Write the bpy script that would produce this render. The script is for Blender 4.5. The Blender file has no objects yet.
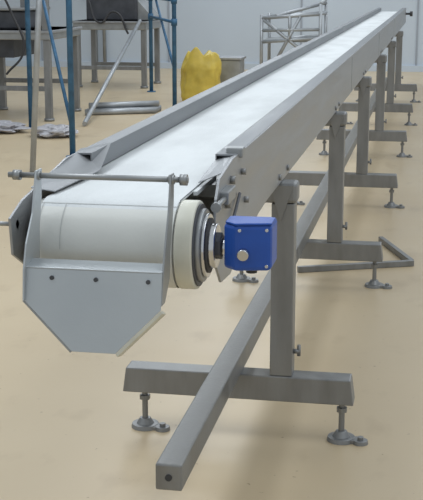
import bpy, bmesh, math, random
from mathutils import Vector, Matrix, noise
random.seed(4)
S=bpy.context.scene
S.view_settings.view_transform='Standard'

# ---------------- materials ----------------
def mat(name, col, rough=.5, metal=0., var=0., scale=8., bump=0., bscale=40., stretch=None, col2=None, spec=.5, rvar=0, p0=.32,p1=.66):
    m=bpy.data.materials.new(name); m.use_nodes=True
    nt=m.node_tree; b=nt.nodes['Principled BSDF']
    b.inputs['Roughness'].default_value=rough; b.inputs['Metallic'].default_value=metal
    b.inputs['Specular IOR Level'].default_value=spec
    b.inputs['Base Color'].default_value=(*col,1)
    tc=nt.nodes.new('ShaderNodeTexCoord'); mp=nt.nodes.new('ShaderNodeMapping')
    nt.links.new(tc.outputs['Object'],mp.inputs['Vector'])
    if stretch: mp.inputs['Scale'].default_value=stretch
    n=nt.nodes.new('ShaderNodeTexNoise'); n.inputs['Scale'].default_value=scale; n.inputs['Detail'].default_value=6
    nt.links.new(mp.outputs[0],n.inputs['Vector'])
    if var>0 or col2:
        r=nt.nodes.new('ShaderNodeValToRGB'); nt.links.new(n.outputs[0],r.inputs[0])
        c2=col2 or tuple(c*(1-var) for c in col)
        r.color_ramp.elements[0].position=p0; r.color_ramp.elements[0].color=(*c2,1)
        r.color_ramp.elements[1].position=p1; r.color_ramp.elements[1].color=(*col,1)
        nt.links.new(r.outputs[0],b.inputs['Base Color'])
    if rvar>0:
        mr=nt.nodes.new('ShaderNodeMapRange'); mr.inputs['To Min'].default_value=rough-rvar; mr.inputs['To Max'].default_value=rough+rvar
        mr.inputs['From Min'].default_value=.3; mr.inputs['From Max'].default_value=.7
        nt.links.new(n.outputs[0],mr.inputs['Value']); nt.links.new(mr.outputs[0],b.inputs['Roughness'])
    if bump>0:
        n2=nt.nodes.new('ShaderNodeTexNoise'); n2.inputs['Scale'].default_value=bscale; n2.inputs['Detail'].default_value=4
        bp=nt.nodes.new('ShaderNodeBump'); bp.inputs['Strength'].default_value=bump; bp.inputs['Distance'].default_value=.01
        nt.links.new(mp.outputs[0],n2.inputs['Vector']); nt.links.new(n2.outputs[0],bp.inputs['Height']); nt.links.new(bp.outputs[0],b.inputs['Normal'])
    return m
M_steel=mat('brushed_steel',(.38,.39,.395),.44,.7,.22,9,.05,120,rvar=.08)
M_plate=mat('side_plate_steel',(.39,.40,.415),.45,.7,.18,26,.06,150,(.8,.07,1),rvar=.1)
M_chute=mat('chute_steel',(.50,.53,.55),.40,.55,.10,6,.04,120,rvar=.08)
M_rim=mat('rim_steel',(.27,.28,.295),.48,.7,.2,20,.05,120,(1,.1,1),rvar=.1)
M_leg=mat('leg_steel',(.30,.303,.305),.46,.65,.25,16,.08,100,(1,1,.25),rvar=.1)
M_dark=mat('dark_gap',(.05,.05,.055),.7,0,.2)
M_dkst=mat('dark_steel',(.10,.105,.12),.5,.5,.3)
M_chrome=mat('chrome',(.62,.62,.63),.2,1,.05)
M_roll=mat('belt_nose_white',(.66,.665,.635),.5,0,.08,6,.05,60)
M_hub=mat('roller_lagging',(.66,.65,.56),.45,0,.14,14)
M_blue=mat('motor_blue',(.014,.085,.42),.42,0,.15,20)
M_wall=mat('wall_panel',(.53,.59,.66),.6,0,.06,.8)
M_seam=mat('wall_seam',(.33,.36,.41),.7,0,.05)
M_splice=mat('belt_splice_grey',(.50,.51,.50),.6,0,.05)
M_scaf=mat('scaffold_blue',(.045,.15,.28),.5,.1,.4,12)
M_pipe=mat('galv_pipe',(.42,.44,.46),.4,.5,.2)
M_yel=mat('bag_yellow',(.64,.48,.08),.45,0,.25,7,.15,18)
M_wrap=mat('plastic_wrap',(.50,.49,.52),.3,0,.35,9,.2,20)
M_belt=mat('belt_pvc',(.71,.735,.745),.68,0,.14,7,.18,240,(1,.35,1),rvar=.06,p0=.34,p1=.58,spec=.3)

def floor_mat():
    m=bpy.data.materials.new('floor_epoxy'); m.use_nodes=True; nt=m.node_tree; b=nt.nodes['Principled BSDF']
    b.inputs['Specular IOR Level'].default_value=.4
    tc=nt.nodes.new('ShaderNodeTexCoord')
    def nz(s,d,st=(1,1,1)):
        mp=nt.nodes.new('ShaderNodeMapping'); mp.inputs['Scale'].default_value=st
        n=nt.nodes.new('ShaderNodeTexNoise'); n.inputs['Scale'].default_value=s; n.inputs['Detail'].default_value=d
        nt.links.new(tc.outputs['Object'],mp.inputs[0]); nt.links.new(mp.outputs[0],n.inputs['Vector']); return n
    def ramp(n,a,ca,c,cc):
        r=nt.nodes.new('ShaderNodeValToRGB'); r.color_ramp.elements[0].position=a; r.color_ramp.elements[0].color=(*ca,1)
        r.color_ramp.elements[1].position=c; r.color_ramp.elements[1].color=(*cc,1); nt.links.new(n.outputs[0],r.inputs[0]); return r
    base=ramp(nz(.7,5),.35,(.535,.425,.278),.65,(.585,.475,.318))
    sc=ramp(nz(5,8,(1,.6,1)),.28,(.88,.86,.84),.42,(1,1,1))
    sp=ramp(nz(38,3),.24,(.62,.58,.55),.30,(1,1,1))
    def mul(x,y):
        k=nt.nodes.new('ShaderNodeMix'); k.data_type='RGBA'; k.blend_type='MULTIPLY'; k.inputs['Factor'].default_value=1
        nt.links.new(x,k.inputs['A']); nt.links.new(y,k.inputs['B']); return k.outputs['Result']
    c=mul(mul(base.outputs[0],sc.outputs[0]),sp.outputs[0]); nt.links.new(c,b.inputs['Base Color'])
    mr=nt.nodes.new('ShaderNodeMapRange'); mr.inputs['To Min'].default_value=.27; mr.inputs['To Max'].default_value=.48
    nt.links.new(nz(2.5,5).outputs[0],mr.inputs['Value']); nt.links.new(mr.outputs[0],b.inputs['Roughness'])
    bp=nt.nodes.new('ShaderNodeBump'); bp.inputs['Strength'].default_value=.04; bp.inputs['Distance'].default_value=.01
    nt.links.new(nz(9,3).outputs[0],bp.inputs['Height']); nt.links.new(bp.outputs[0],b.inputs['Normal'])
    return m
M_floor=floor_mat()

# ---------------- helpers ----------------
COL=S.collection
def empty(name, loc=(0,0,0)):
    e=bpy.data.objects.new(name,None); e.empty_display_size=.1; COL.objects.link(e); e.location=loc
    bpy.context.view_layer.update(); return e
def finish(name,bm,m,parent=None,bevel=0,smooth=False):
    bmesh.ops.recalc_face_normals(bm,faces=bm.faces)
    me=bpy.data.meshes.new(name); bm.to_mesh(me); bm.free()
    o=bpy.data.objects.new(name,me); COL.objects.link(o); me.materials.append(m)
    if smooth:
        for p in me.polygons: p.use_smooth=True
    if bevel>0:
        md=o.modifiers.new('bevel','BEVEL'); md.width=bevel; md.segments=2; md.limit_method='ANGLE'
    if parent: 
        o.parent=parent; o.matrix_parent_inverse=parent.matrix_world.inverted()
    return o
def box(name,a,b,m,parent=None,bevel=.003):
    bm=bmesh.new(); bmesh.ops.create_cube(bm,size=1)
    for v in bm.verts:
        v.co=Vector([(a[i]+b[i])/2+v.co[i]*(b[i]-a[i]) for i in range(3)])
    return finish(name,bm,m,parent,bevel)
def addcyl(bm,p0,p1,r,r2=None,seg=24):
    p0=Vector(p0);p1=Vector(p1);d=p1-p0
    q=d.to_track_quat('Z','Y').to_matrix().to_4x4()
    bmesh.ops.create_cone(bm,cap_ends=True,segments=seg,radius1=r,radius2=r if r2 is None else r2,depth=d.length,
        matrix=Matrix.Translation((p0+p1)/2)@q)
def cyl(name,p0,p1,r,m,parent=None,r2=None,seg=32,bevel=0):
    bm=bmesh.new(); addcyl(bm,p0,p1,r,r2,seg)
    o=finish(name,bm,m,parent,bevel)
    for p in o.data.polygons:
        if len(p.vertices)==4: p.use_smooth=True
    return o
def tubes(name,segs,r,m,parent=None,seg=14):
    bm=bmesh.new()
    for s in segs: addcyl(bm,s[0],s[1],s[2] if len(s)>2 else r,None,seg)
    o=finish(name,bm,m,parent)
    for p in o.data.polygons:
        if len(p.vertices)==4: p.use_smooth=True
    return o
def cable(name,pts,r,m,parent=None):
    cu=bpy.data.curves.new(name,'CURVE'); cu.dimensions='3D'; cu.bevel_depth=r; cu.bevel_resolution=3
    sp=cu.splines.new('BEZIER'); sp.bezier_points.add(len(pts)-1)
    for b,p in zip(sp.bezier_points,pts): b.co=p; b.handle_left_type=b.handle_right_type='AUTO'
    o=bpy.data.objects.new(name,cu); COL.objects.link(o); cu.materials.append(m)
    if parent: o.parent=parent; o.matrix_parent_inverse=parent.matrix_world.inverted()
    return o
def prism(name,pts,off,m,parent=None,bevel=.001):
    bm=bmesh.new(); off=Vector(off)
    a=[bm.verts.new(p) for p in pts]; b=[bm.verts.new(Vector(p)+off) for p in pts]
    bm.faces.new(a); bm.faces.new(b[::-1])
    n=len(pts)
    for i in range(n): bm.faces.new((a[i],b[i],b[(i+1)%n],a[(i+1)%n]))
    return finish(name,bm,m,parent,bevel)
def yz(x,pts): return [(x,p[0],p[1]) for p in pts]
def beam(name,p0,p1,w,h,m,parent=None,bevel=.003):
    p0=Vector(p0);p1=Vector(p1);d=p1-p0
    q=d.to_track_quat('Y','Z').to_matrix().to_4x4()
    bm=bmesh.new(); bmesh.ops.create_cube(bm,size=1)
    bmesh.ops.scale(bm,vec=(w,d.length,h),verts=bm.verts)
    bmesh.ops.transform(bm,matrix=Matrix.Translation((p0+p1)/2)@q,verts=bm.verts)
    return finish(name,bm,m,parent,bevel)

# ---------------- room ----------------
box('floor',(-13,-2,-.1),(7,20,0),M_floor,None,0)
box('wall_back',(-13,20,0),(7,20.15,5),M_wall,None,0)
box('wall_left',(-13.15,-2,0),(-13,20.15,5),M_wall,None,0)
for i,x in enumerate([-11.2,-9,-6.75,-4.5,-2.25,-0.35,2.3,4.5]):
    box('trim_%d'%(i+1),(x,19.985,.1),(x+.03,20,5),M_seam,None,0)
box('baseboard_back',(-13,19.96,0),(7,20,.10),M_wall,None,0)

# ---------------- conveyor ----------------
C=empty('belt_conveyor',(-.67,10,0))
XL,XR=-.868,-.470
Y1=17.8
top=1.080; bot=.872
prism('side_plate_right',yz(XR-.004,[(2.56,1.02),(2.60,1.06),(2.78,top),(Y1,top),(Y1,bot),(3.38,bot),(3.2,.865),(2.74,.805),(2.62,.815),(2.52,.90)]),(.006,0,0),M_plate,C)
prism('side_plate_left',yz(XL,[(2.32,1.01),(2.40,1.035),(2.72,top),(Y1,top),(Y1,bot),(3.38,bot),(2.74,.81),(2.5,.84),(2.33,.93)]),(.006,0,0),M_plate,C)
FR,FL=.050,.040
box('top_flange_right',(XR-FR,2.84,top-.004),(XR-.001,Y1,top+.001),M_rim,C,.001)
box('top_flange_left',(XL+.001,2.80,top-.004),(XL+FL,Y1,top+.001),M_rim,C,.001)
box('inner_skirt_right',(XR-FR-.003,2.84,1.034),(XR-FR,Y1,top+.001),M_steel,C,0)
box('inner_skirt_left',(XL+FL,2.8,1.034),(XL+FL+.003,Y1,top+.001),M_rim,C,0)
box('bottom_flange_right',(XR-.05,3.4,bot-.002),(XR,Y1,bot+.004),M_plate,C,.001)
box('slider_bed',(XL+.01,2.75,.99),(XR-.01,Y1-.1,1.02),M_steel,C,.001)
prism('guide_flare_left',[(XL+.003,2.46,1.050),(XL+.003,2.84,top+.003),(XL+FL+.004,2.98,top+.002),(XL+FL+.030,2.78,1.040),(XL+.045,2.50,1.036)],(0,0,.003),M_plate,C,.001)
prism('guide_flare_right',[(XR-.004,2.66,1.062),(XR-.004,2.9,top+.002),(XR-FR,2.97,top+.001),(XR-.060,2.66,1.038)],(0,0,.003),M_plate,C,.001)
RY,RZ,RR=2.475,.935,.096
b0,b1=-.832,-.532
def loop(r,x0,x1,name):
    pts=[];tag=[]
    for y in (12,8,5,3.6,3.0,2.75,2.6,2.52,2.485): pts.append((y,RZ+r)); tag.append(0)
    N=36
    for i in range(N+1):
        a=math.pi/2+math.pi*i/N
        pts.append((RY+r*math.cos(a),RZ+r*math.sin(a))); tag.append(1 if i>=6 else 0)
    for y in (2.6,3,6,12): pts.append((y,RZ-r)); tag.append(0)
    for i in range(17):
        a=-math.pi/2+math.pi*i/16
        pts.append((Y1-.15+r*math.cos(a),RZ+r*math.sin(a))); tag.append(0)
    bm=bmesh.new()
    A=[bm.verts.new((x0,p[0],p[1])) for p in pts]; B=[bm.verts.new((x1,p[0],p[1])) for p in pts]
    n=len(pts)
    for i in range(n):
        f=bm.faces.new((A[i],B[i],B[(i+1)%n],A[(i+1)%n])); f.smooth=True; f.material_index=tag[i]
    o=finish(name,bm,M_belt,C); o.data.materials.append(M_roll)
    return o
loop(RR,b0,b1,'belt')
loop(RR-.004,b0+.0005,b1-.0005,'belt_inner_ply')
box('belt_edge_right',(b1-.002,2.475,RZ+RR-.005),(b1,Y1-.15,RZ+RR),M_belt,C,0)
for i,x in enumerate((b0+.004,b0+.055)):
    bm=bmesh.new(); r=RR+.0012; pr=None
    for k in range(13):
        a=math.radians(112+68*k/12); c=Vector((x,RY+r*math.cos(a),RZ+r*math.sin(a)))
        u=bm.verts.new(c); v=bm.verts.new(c+Vector((.0018,0,0)))
        if pr: bm.faces.new((pr[0],pr[1],v,u))
        pr=(u,v)
    finish('belt_lace_%d'%(i+1),bm,M_splice,C)
bm=bmesh.new(); r=RR+.001; vs=[]
for a in (112,113.4):
    for x in (b0,b1): vs.append(bm.verts.new((x,RY+r*math.cos(math.radians(a)),RZ+r*math.sin(math.radians(a)))))
bm.faces.new((vs[0],vs[1],vs[3],vs[2])); finish('belt_splice',bm,M_splice,C)
cyl('drive_roller',(b0-.012,RY,RZ),(b1+.004,RY,RZ),RR-.006,M_roll,C,seg=64)
cyl('tail_roller',(b0,Y1-.15,RZ),(b1,Y1-.15,RZ),RR-.006,M_roll,C,seg=48)
cyl('roller_lagging_ring',(b1+.003,RY,RZ),(b1+.042,RY,RZ),RR+.001,M_hub,C,seg=64,bevel=.004)
cyl('roller_edge_ring',(b1+.041,RY,RZ),(b1+.046,RY,RZ),RR-.006,M_dkst,C,seg=64,bevel=.001)
box('belt_edge_strip',(b1+.002,2.60,1.02),(XR-.05,2.84,1.030),M_belt,C,.001)
cyl('bearing_disc',(b1+.044,RY,RZ),(b1+.056,RY,RZ),.080,M_steel,C,seg=48,bevel=.003)
cyl('bearing_ring',(b1+.056,RY,RZ),(b1+.064,RY,RZ),.070,M_chrome,C,seg=48,bevel=.002)
cyl('bearing_gap',(b1+.064,RY,RZ),(b1+.067,RY,RZ),.060,M_dark,C,seg=48)
cyl('bearing_hub',(b1+.064,RY,RZ),(b1+.082,RY,RZ),.049,M_chrome,C,seg=48,bevel=.003)
cyl('bearing_nut',(b1+.080,RY,RZ),(b1+.092,RY,RZ),.030,M_dkst,C,seg=6,bevel=.001)
cyl('drive_shaft',(b1+.07,RY,RZ-.002),(-.40,RY,RZ-.002),.019,M_chrome,C)
# motor box with bolted face
MB=[(-.430,2.435),(-.402,2.408),(-.326,2.425),(-.326,2.52),(-.430,2.52)]
prism('motor_housing',[(p[0],p[1],.895) for p in MB],(0,0,.100),M_blue,C,.009)
prism('motor_lid',[(-.426,2.433,.994),(-.401,2.408,.994),(-.326,2.425,.994),(-.326,2.49,.994),(-.426,2.49,.994)],(0,0,.005),M_blue,C,.002)
cyl('motor_cap',(-.384,2.416,.934),(-.384,2.401,.932),.0125,M_chrome,C,bevel=.002)
for i,(x,y,z) in enumerate(((-.392,2.414,.984),(-.336,2.426,.984),(-.336,2.426,.906))):
    cyl('motor_screw_%d'%(i+1),(x,y,z),(x,y-.006,z),.0035,M_chrome,C)
cyl('motor_cable_gland',(-.375,2.47,.895),(-.375,2.47,.880),.012,M_dark,C)
tubes('nose_cross_rod',[((-.885,2.38,1.093),(-.495,2.38,1.093),.0062)],.006,M_steel,C)
tubes('cross_rod_collars',[((-.874,2.38,1.093),(-.858,2.38,1.093),.011),((-.512,2.38,1.093),(-.497,2.38,1.093),.012),
     ((-.826,2.38,1.093),(-.814,2.38,1.093),.010),((-.536,2.38,1.093),(-.524,2.38,1.093),.010)],.01,M_steel,C)
tubes('left_rod_stub',[((-.93,2.36,.99),(-.865,2.36,.99),.005),((-.875,2.36,.99),(-.862,2.36,.99),.010)],.01,M_steel,C)
# nose chute
ch=[(2.366,1.105),(2.335,1.02),(2.290,.965),(2.270,.915),(2.262,.85),(2.30,.85),(2.355,.87),(2.372,.92),(2.376,.98),(2.395,1.045),(2.402,1.105)]
prism('chute_cheek_left',yz(-.822,ch),(.004,0,0),M_chute,C)
chr_=[(2.368,1.105),(2.345,1.03),(2.31,.965),(2.288,.915),(2.270,.85),(2.30,.85),(2.345,.89),(2.355,.945),(2.372,.99),(2.39,1.045),(2.395,1.105)]
prism('chute_cheek_right',yz(-.532,chr_),(.004,0,0),M_steel,C)
def cy(z): return 2.282-(.915-z)*.20
hexp=[(-.822,.915),(-.53,.915),(-.53,.842),(-.622,.750),(-.715,.750),(-.822,.850)]
prism('chute_front_plate',[(x,cy(z),z) for x,z in hexp],(0,.004,.001),M_chute,C,.001)
prism('chute_flange_right',[(-.53,cy(.842),.842),(-.622,cy(.75),.75),(-.622,cy(.75)+.03,.742),(-.53,cy(.842)+.03,.832)],(.004,0,-.006),M_hub,C,.001)
prism('chute_flange_left',[(-.822,cy(.85),.85),(-.715,cy(.75),.75),(-.715,cy(.75)+.02,.75),(-.822,cy(.85)+.02,.85)],(-.003,0,-.003),M_steel,C,.001)
prism('chute_top_fold',[(-.822,cy(.915),.915),(-.53,cy(.915),.915),(-.53,cy(.915)+.05,.922),(-.822,cy(.915)+.05,.922)],(0,0,.003),M_chute,C,.001)
for i,x in enumerate((-.762,-.668,-.558)):
    cyl('chute_screw_%d'%(i+1),(x,cy(.90)+.002,.898),(x,cy(.90)-.004,.898),.0045,M_dkst,C,seg=16)
for i,(y,z,r) in enumerate([(2.74,1.035,.010),(2.68,.99,.012),(2.90,1.03,.008),(2.72,.90,.012),(2.80,.86,.010),(2.95,.95,.008)]):
    cyl('plate_bolt_%d'%(i+1),(XR,y,z),(XR+.014,y,z),r,M_leg,C,seg=6)
box('belt_tension_block',(XR-.002,2.60,1.0),(XR+.022,2.70,1.03),M_steel,C)
tubes('belt_tension_screw',[((XR+.012,2.50,1.015),(XR+.012,2.60,1.015),.006),((XR+.012,2.49,1.015),(XR+.012,2.505,1.015),.011)],.006,M_steel,C)
box('side_clip',(XR-.03,2.86,1.07),(XR+.012,2.90,1.094),M_steel,C)
cable('plate_cable',[(XR+.006,2.66,.90),(XR+.010,2.74,.945),(XR+.008,2.84,.985)],.004,M_dkst,C)
for k,ys in enumerate(((3.64,3.84),(5.7,5.9),(7.85,8.05),(10.2,10.4),(12.5,12.7))):
    for j,y in enumerate(ys):
        cyl('arm_bolt_%d_%d'%(k+1,j),(XR,y,.895),(XR+.010,y,.895),.010,M_leg,C,seg=6)
for i,y in enumerate((6.8,9.9,13.2)):
    box('plate_joint_%d'%(i+1),(XR+.001,y-.03,bot+.01),(XR+.004,y+.03,top-.01),M_plate,C,.001)
tubes('tail_shaft',[((XL-.06,Y1-.15,1.0),(XR+.10,Y1-.15,1.0),.015),((XR+.06,Y1-.15,1.0),(XR+.10,Y1-.15,1.0),.035)],.015,M_dark,C)
box('spine_beam',(-.664,2.76,.222),(-.594,15.1,.294),M_leg,C,.005)
cyl('spine_end_hole',(-.629,2.762,.258),(-.629,2.757,.258),.009,M_dark,C)

# ---------------- legs (parts of conveyor) ----------------
def leveling_foot(tag,x,y,sgn):
    bm=bmesh.new()
    addcyl(bm,(x,y,.028),(x,y,.16),.010,None,16)
    addcyl(bm,(x,y,.0),(x,y,.014),.048,.045,32)
    addcyl(bm,(x,y,.014),(x,y,.034),.030,.018,32)
    addcyl(bm,(x,y,.10),(x,y,.116),.019,None,6)
    addcyl(bm,(x+sgn*.065,y-.02,.0),(x+sgn*.065,y-.02,.013),.026,.024,24)
    addcyl(bm,(x+sgn*.065,y-.02,.0),(x+sgn*.065,y-.02,.024),.011,None,6)
    bmesh.ops.create_cube(bm,size=1,matrix=Matrix.Translation((x+sgn*.0325,y-.01,.006))@Matrix.Diagonal((.065,.045,.012,1)))
    finish('leveling_foot_'+tag,bm,M_leg,C,.001)
legsY=[3.74,5.80,7.95,10.30,12.60,15.0]
for i,y in enumerate(legsY):
    t=str(i+1)
    xa,xb=-1.0,-.222
    prism('leg%s_foot_beam'%t,[(xa,y-.04,.135),(xa+.012,y-.04,.222),(xb-.012,y-.04,.222),(xb,y-.04,.135)],(0,.08,0),M_leg,C,.004)
    box('leg%s_post'%t,(-.500,y-.036,.222),(-.426,y+.036,.80),M_leg,C,.004)
    box('leg%s_arm'%t,(-.87,y-.04,.80),(-.418,y+.04,.868),M_leg,C,.012)
    prism('leg%s_gusset'%t,[(-.47,y-.045,.74),(-.428,y-.045,.86),(-.505,y-.045,.86)],(0,.005,0),M_leg,C,.001)
    tubes('leg%s_clamp_knob'%t,[((-.43,y,.30),(-.405,y,.30),.008),((-.408,y,.285),(-.408,y,.322),.006)],.008,M_leg,C)
    leveling_foot(t+'_right',-.262,y,1)
    leveling_foot(t+'_left',-.932,y,1)

# ---------------- floor bracket ----------------
B=empty('steel_angle_bracket',(-.35,6.4,0))
beam('bar_front',(-.67,6.02,.016),(-.08,6.28,.016),.028,.032,M_leg,B)
beam('bar_side',(-.09,6.29,.016),(-.28,6.85,.016),.028,.032,M_leg,B)

# ---------------- scaffolds ----------------
def scaffold(a,b,rungs,brace):
    F=empty('scaffold_frame',((a[0]+b[0])/2,(a[1]+b[1])/2,0))
    tubes('uprights',[((x,y,0),(x,y,3.2)) for x,y in (a,b)],.026,M_scaf,F)
    tubes('rungs',[((*a,z),(*b,z)) for z in rungs],.018,M_scaf,F)
    tubes('brace',[((*a,brace[0]),(*b,brace[1]))],.016,M_scaf,F)
    tubes('base_plates',[((x,y,0),(x,y,.012)) for x,y in (a,b)],.06,M_scaf,F)
    tubes('couplers',[((x,y,z-.04),(x,y,z+.04)) for x,y in (a,b) for z in rungs],.036,M_scaf,F)
scaffold((-3.04,9.75),(-4.05,11.6),(1.38,1.9,2.3),(.25,2.1))
scaffold((-3.02,13.75),(-3.78,15.75),(1.0,1.25,1.5,1.75),(.45,1.5))

tubes('leaning_pipe',[((-3.12,8.93,.0),(-3.07,9.35,2.6))],.024,M_pipe)
tubes('prop_pole',[((-3.56,11.85,.03),(-4.02,16.12,.93))],.025,M_pipe)

# ---------------- steel tables ----------------
def table(name,x0,x1,y0,y1,h,tray,nl=2,shelf=.3):
    T=empty(name,((x0+x1)/2,(y0+y1)/2,0))
    box('top_tray',(x0,y0,h),(x1,y1,h+tray),M_steel,T,.01)
    box('tray_lip',(x0-.02,y0-.02,h+tray-.03),(x1+.02,y1+.02,h+tray),M_plate,T,.005)
    for i in range(nl):
        for j,yy in enumerate((y0+.05,y1-.05)):
            x=x0+.05+(x1-x0-.1)*i/(nl-1)
            box('leg_%d_%d'%(i,j),(x-.035,yy-.035,0.02),(x+.035,yy+.035,h),M_leg,T)
            cyl('leg_pad_%d_%d'%(i,j),(x,yy,0),(x,yy,.03),.055,M_leg,T)
    box('rail_front',(x0+.05,y0+.03,shelf),(x1-.05,y0+.08,shelf+.05),M_leg,T)
    box('rail_back',(x0+.05,y1-.08,shelf),(x1-.05,y1-.03,shelf+.05),M_leg,T)
    return T
T1=table('steel_work_table',-5.9,-4.02,12.2,13.3,.86,.10,3,.32)
box('underframe_box',(-5.7,12.4,.66),(-4.5,13.1,.855),M_dkst,T1)
box('sorting_trough',(-5.6,12.4,.962),(-4.35,13.1,1.16),M_dkst,T1,.02)
box('trough_rim',(-5.64,12.36,1.16),(-4.31,13.14,1.19),M_steel,T1,.008)
box('frame_column_0',(-4.115,12.215,.96),(-4.045,12.285,2.3),M_leg,T1)
box('frame_column_1',(-5.1,12.215,.96),(-5.03,12.285,2.3),M_leg,T1)
box('frame_header',(-5.9,12.21,1.40),(-4.02,12.29,1.47),M_leg,T1)
for i,x in enumerate((-5.4,-4.9,-4.45)):
    box('control_post_%d'%i,(x-.03,12.6,1.19),(x+.03,12.66,1.62),M_leg,T1)
cable('control_cable',[(-5.2,12.5,1.5),(-4.9,12.35,1.25),(-4.6,12.18,1.38),(-4.4,12.15,1.1),(-4.3,12.15,.75),(-4.5,12.15,.5)],.012,M_dark,T1)
T2=table('steel_work_table',-5.0,-3.95,16.2,17.1,.80,.12,2,.25)
box('hopper_body',(-4.85,16.35,.925),(-4.12,17.0,1.25),M_dkst,T2,.02)
prism('hopper_chute',[(-4.12,16.4,1.2),(-3.92,16.4,.98),(-3.92,16.4,.93),(-4.12,16.4,.93)],(0,.5,0),M_steel,T2)
cable('hopper_cable',[(-4.8,16.3,1.2),(-4.6,16.17,.9),(-4.4,16.17,1.05),(-4.2,16.17,.75)],.014,M_dark,T2)
W=empty('wall_conduit',(-6,19.95,0))
tubes('conduits',[((-5.75,19.94,.1),(-5.75,19.94,4.2)),((-5.6,19.94,.1),(-5.6,19.94,4.2)),((-12,19.93,1.55),(-5.6,19.93,1.55))],.03,M_pipe,W)
box('junction_box',(-5.85,19.86,1.25),(-5.5,19.96,1.6),M_steel,W)

# ---------------- floor clutter ----------------
def crumple(name,cx,cy,w,d,h,m,seed):
    bm=bmesh.new(); bmesh.ops.create_icosphere(bm,subdivisions=5,radius=1)
    for v in bm.verts:
        p=v.co.copy(); n=noise.noise(p*2.3+Vector((seed,0,0)))*.30+noise.noise(p*6+Vector((0,seed,0)))*.12
        q=p*(1+n); v.co=Vector((cx+q.x*w/2,cy+q.y*d/2,max(0,(q.z*.5+.42))*h))
    return finish(name,bm,m)
def sack(name,cx,cy,w,d,h,m,seed):
    bm=bmesh.new(); NZ,NA=44,80; rows=[]
    for k in range(NZ+1):
        t=k/NZ
        body=min(1,.88+t*.8) if t<.15 else (1.0-.05*math.sin((t-.15)/.55*math.pi) if t<.70 else 1.0-.22*((t-.70)/.30)**1.3)
        row=[]
        for j in range(NA):
            a=2*math.pi*j/NA
            cx_,sy_=math.cos(a),math.sin(a)
            ex=.62+.3*t
            X=math.copysign(abs(cx_)**ex,cx_); Y=math.copysign(abs(sy_)**ex,sy_)
            fold=.10*noise.noise(Vector((cx_*2,sy_*2,t*2.2+seed)))+ .06*t*t*math.sin(a*7+seed)+.07*noise.noise(Vector((cx_*5,sy_*5,t*6+seed)))
            r=body+fold
            z=h*t*(1+.22*t*t*noise.noise(Vector((cx_*1.8,sy_*1.8,seed*3))))
            row.append(bm.verts.new((cx+X*r*w/2+.03*t*t,cy+Y*r*d/2,z)))
        rows.append(row)
    for k in range(NZ):
        for j in range(NA):
            bm.faces.new((rows[k][j],rows[k][(j+1)%NA],rows[k+1][(j+1)%NA],rows[k+1][j]))
    bm.faces.new(rows[0][::-1])
    c=bm.verts.new((cx,cy,h*.84))
    for j in range(NA): bm.faces.new((rows[-1][j],rows[-1][(j+1)%NA],c))
    return finish(name,bm,m,None,0,True)
sack('yellow_sack',-2.84,14.42,.50,.36,.60,M_yel,3.3)
crumple('plastic_wrap_pile',-4.36,11.3,.7,.5,.11,M_wrap,1.2)
crumple('plastic_wrap_pile',-3.62,11.05,.42,.4,.12,M_wrap,7.7)
G=empty('pipe_stack',(-3.45,13.2,0))
tubes('pipes',[((-3.85,12.85+.085*i,.035),(-3.12,13.2+.085*i,.035)) for i in range(4)]+[((-3.83,12.95,.098),(-3.12,13.35,.098))],.034,M_pipe,G)
K=empty('steel_bin',(-2.58,15.0,0))
box('body',(-2.78,14.85,0.0),(-2.42,15.2,.50),M_steel,K,.01)
box('rim',(-2.80,14.83,.50),(-2.40,15.22,.53),M_plate,K,.005)

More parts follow.
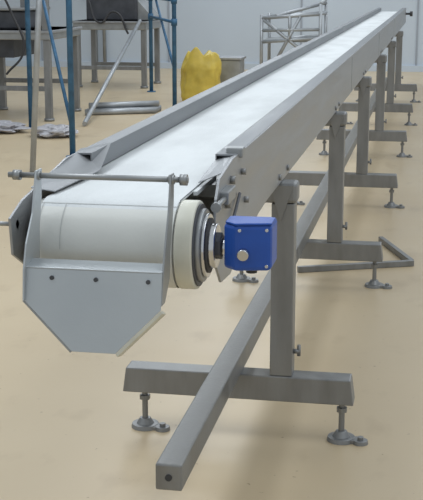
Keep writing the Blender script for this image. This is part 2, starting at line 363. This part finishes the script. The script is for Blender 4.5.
# trolley of tubing behind conveyor
R=empty('tube_trolley',(-2.0,17.2,0))
x0,x1,ya,yb=-2.45,-1.62,16.9,17.7
sg=[]
for x in (x0,x1):
    for y in (ya,yb):
        sg.append(((x,y,.10),(x,y,1.0 if x==x0 else 1.15)))
for z in (.25,.62,.95):
    sg+=[((x0,ya,z),(x1,ya,z+.06)),((x0,yb,z),(x1,yb,z+.06)),((x0,ya,z),(x0,yb,z)),((x1,ya,z+.06),(x1,yb,z+.06))]
sg+=[((x0,ya,.95),(x1,ya,.30)),((x0+.2,ya,.98),(x1,yb,1.15)),((x1,ya,1.15),(x1+.1,yb,1.3)),((x0+.4,ya,.62),(x0+.4,ya,1.0)),
     ((x0+.15,ya,.25),(x0+.55,ya,.98)),((x0,ya,.78),(x1,ya,.80))]
tubes('tubing',sg,.024,M_pipe,R)
box('bottom_shelf',(x0+.03,ya+.03,.62),(x1-.03,yb-.03,.65),M_steel,R)
for i,(x,y) in enumerate([(x0,ya),(x1,ya),(x0,yb),(x1,yb)]):
    cyl('caster_%d'%i,(x-.02,y,.055),(x+.02,y,.055),.055,M_dark,R)

# ---------------- lights ----------------
w=bpy.data.worlds.new('World'); S.world=w; w.use_nodes=True
w.node_tree.nodes['Background'].inputs[0].default_value=(.86,.94,1,1)
w.node_tree.nodes['Background'].inputs[1].default_value=.62
def area(name,loc,sx,sy,e,col=(1,1,1),rot=(0,0,0)):
    l=bpy.data.lights.new(name,'AREA'); l.shape='RECTANGLE'; l.size=sx; l.size_y=sy; l.energy=e; l.color=col
    o=bpy.data.objects.new(name,l); COL.objects.link(o); o.location=loc; o.rotation_euler=rot
for i,y in enumerate((3,8,13,18)):
    area('ceiling_lamp.%03d'%i,(-2.6,y,4.4),1.6,3,74,(.91,.96,1))
    area('ceiling_lamp_b.%03d'%i,(1.6,y,4.4),1.6,3,48,(.91,.96,1))

# ---------------- camera ----------------
a=math.radians(10.62); p=math.radians(12.87)
Fv=Vector((-math.sin(a)*math.cos(p),math.cos(a)*math.cos(p),-math.sin(p)))
Rv=Vector((math.cos(a),math.sin(a),0)); Uv=Rv.cross(Fv)
cam=bpy.data.cameras.new('camera'); cam.sensor_fit='VERTICAL'; cam.sensor_height=36; cam.lens=1190/500*36
co=bpy.data.objects.new('camera',cam); COL.objects.link(co)
m=Matrix((Rv,Uv,-Fv)).transposed().to_4x4(); m.translation=(0,0,1.5)
co.matrix_world=m; S.camera=co
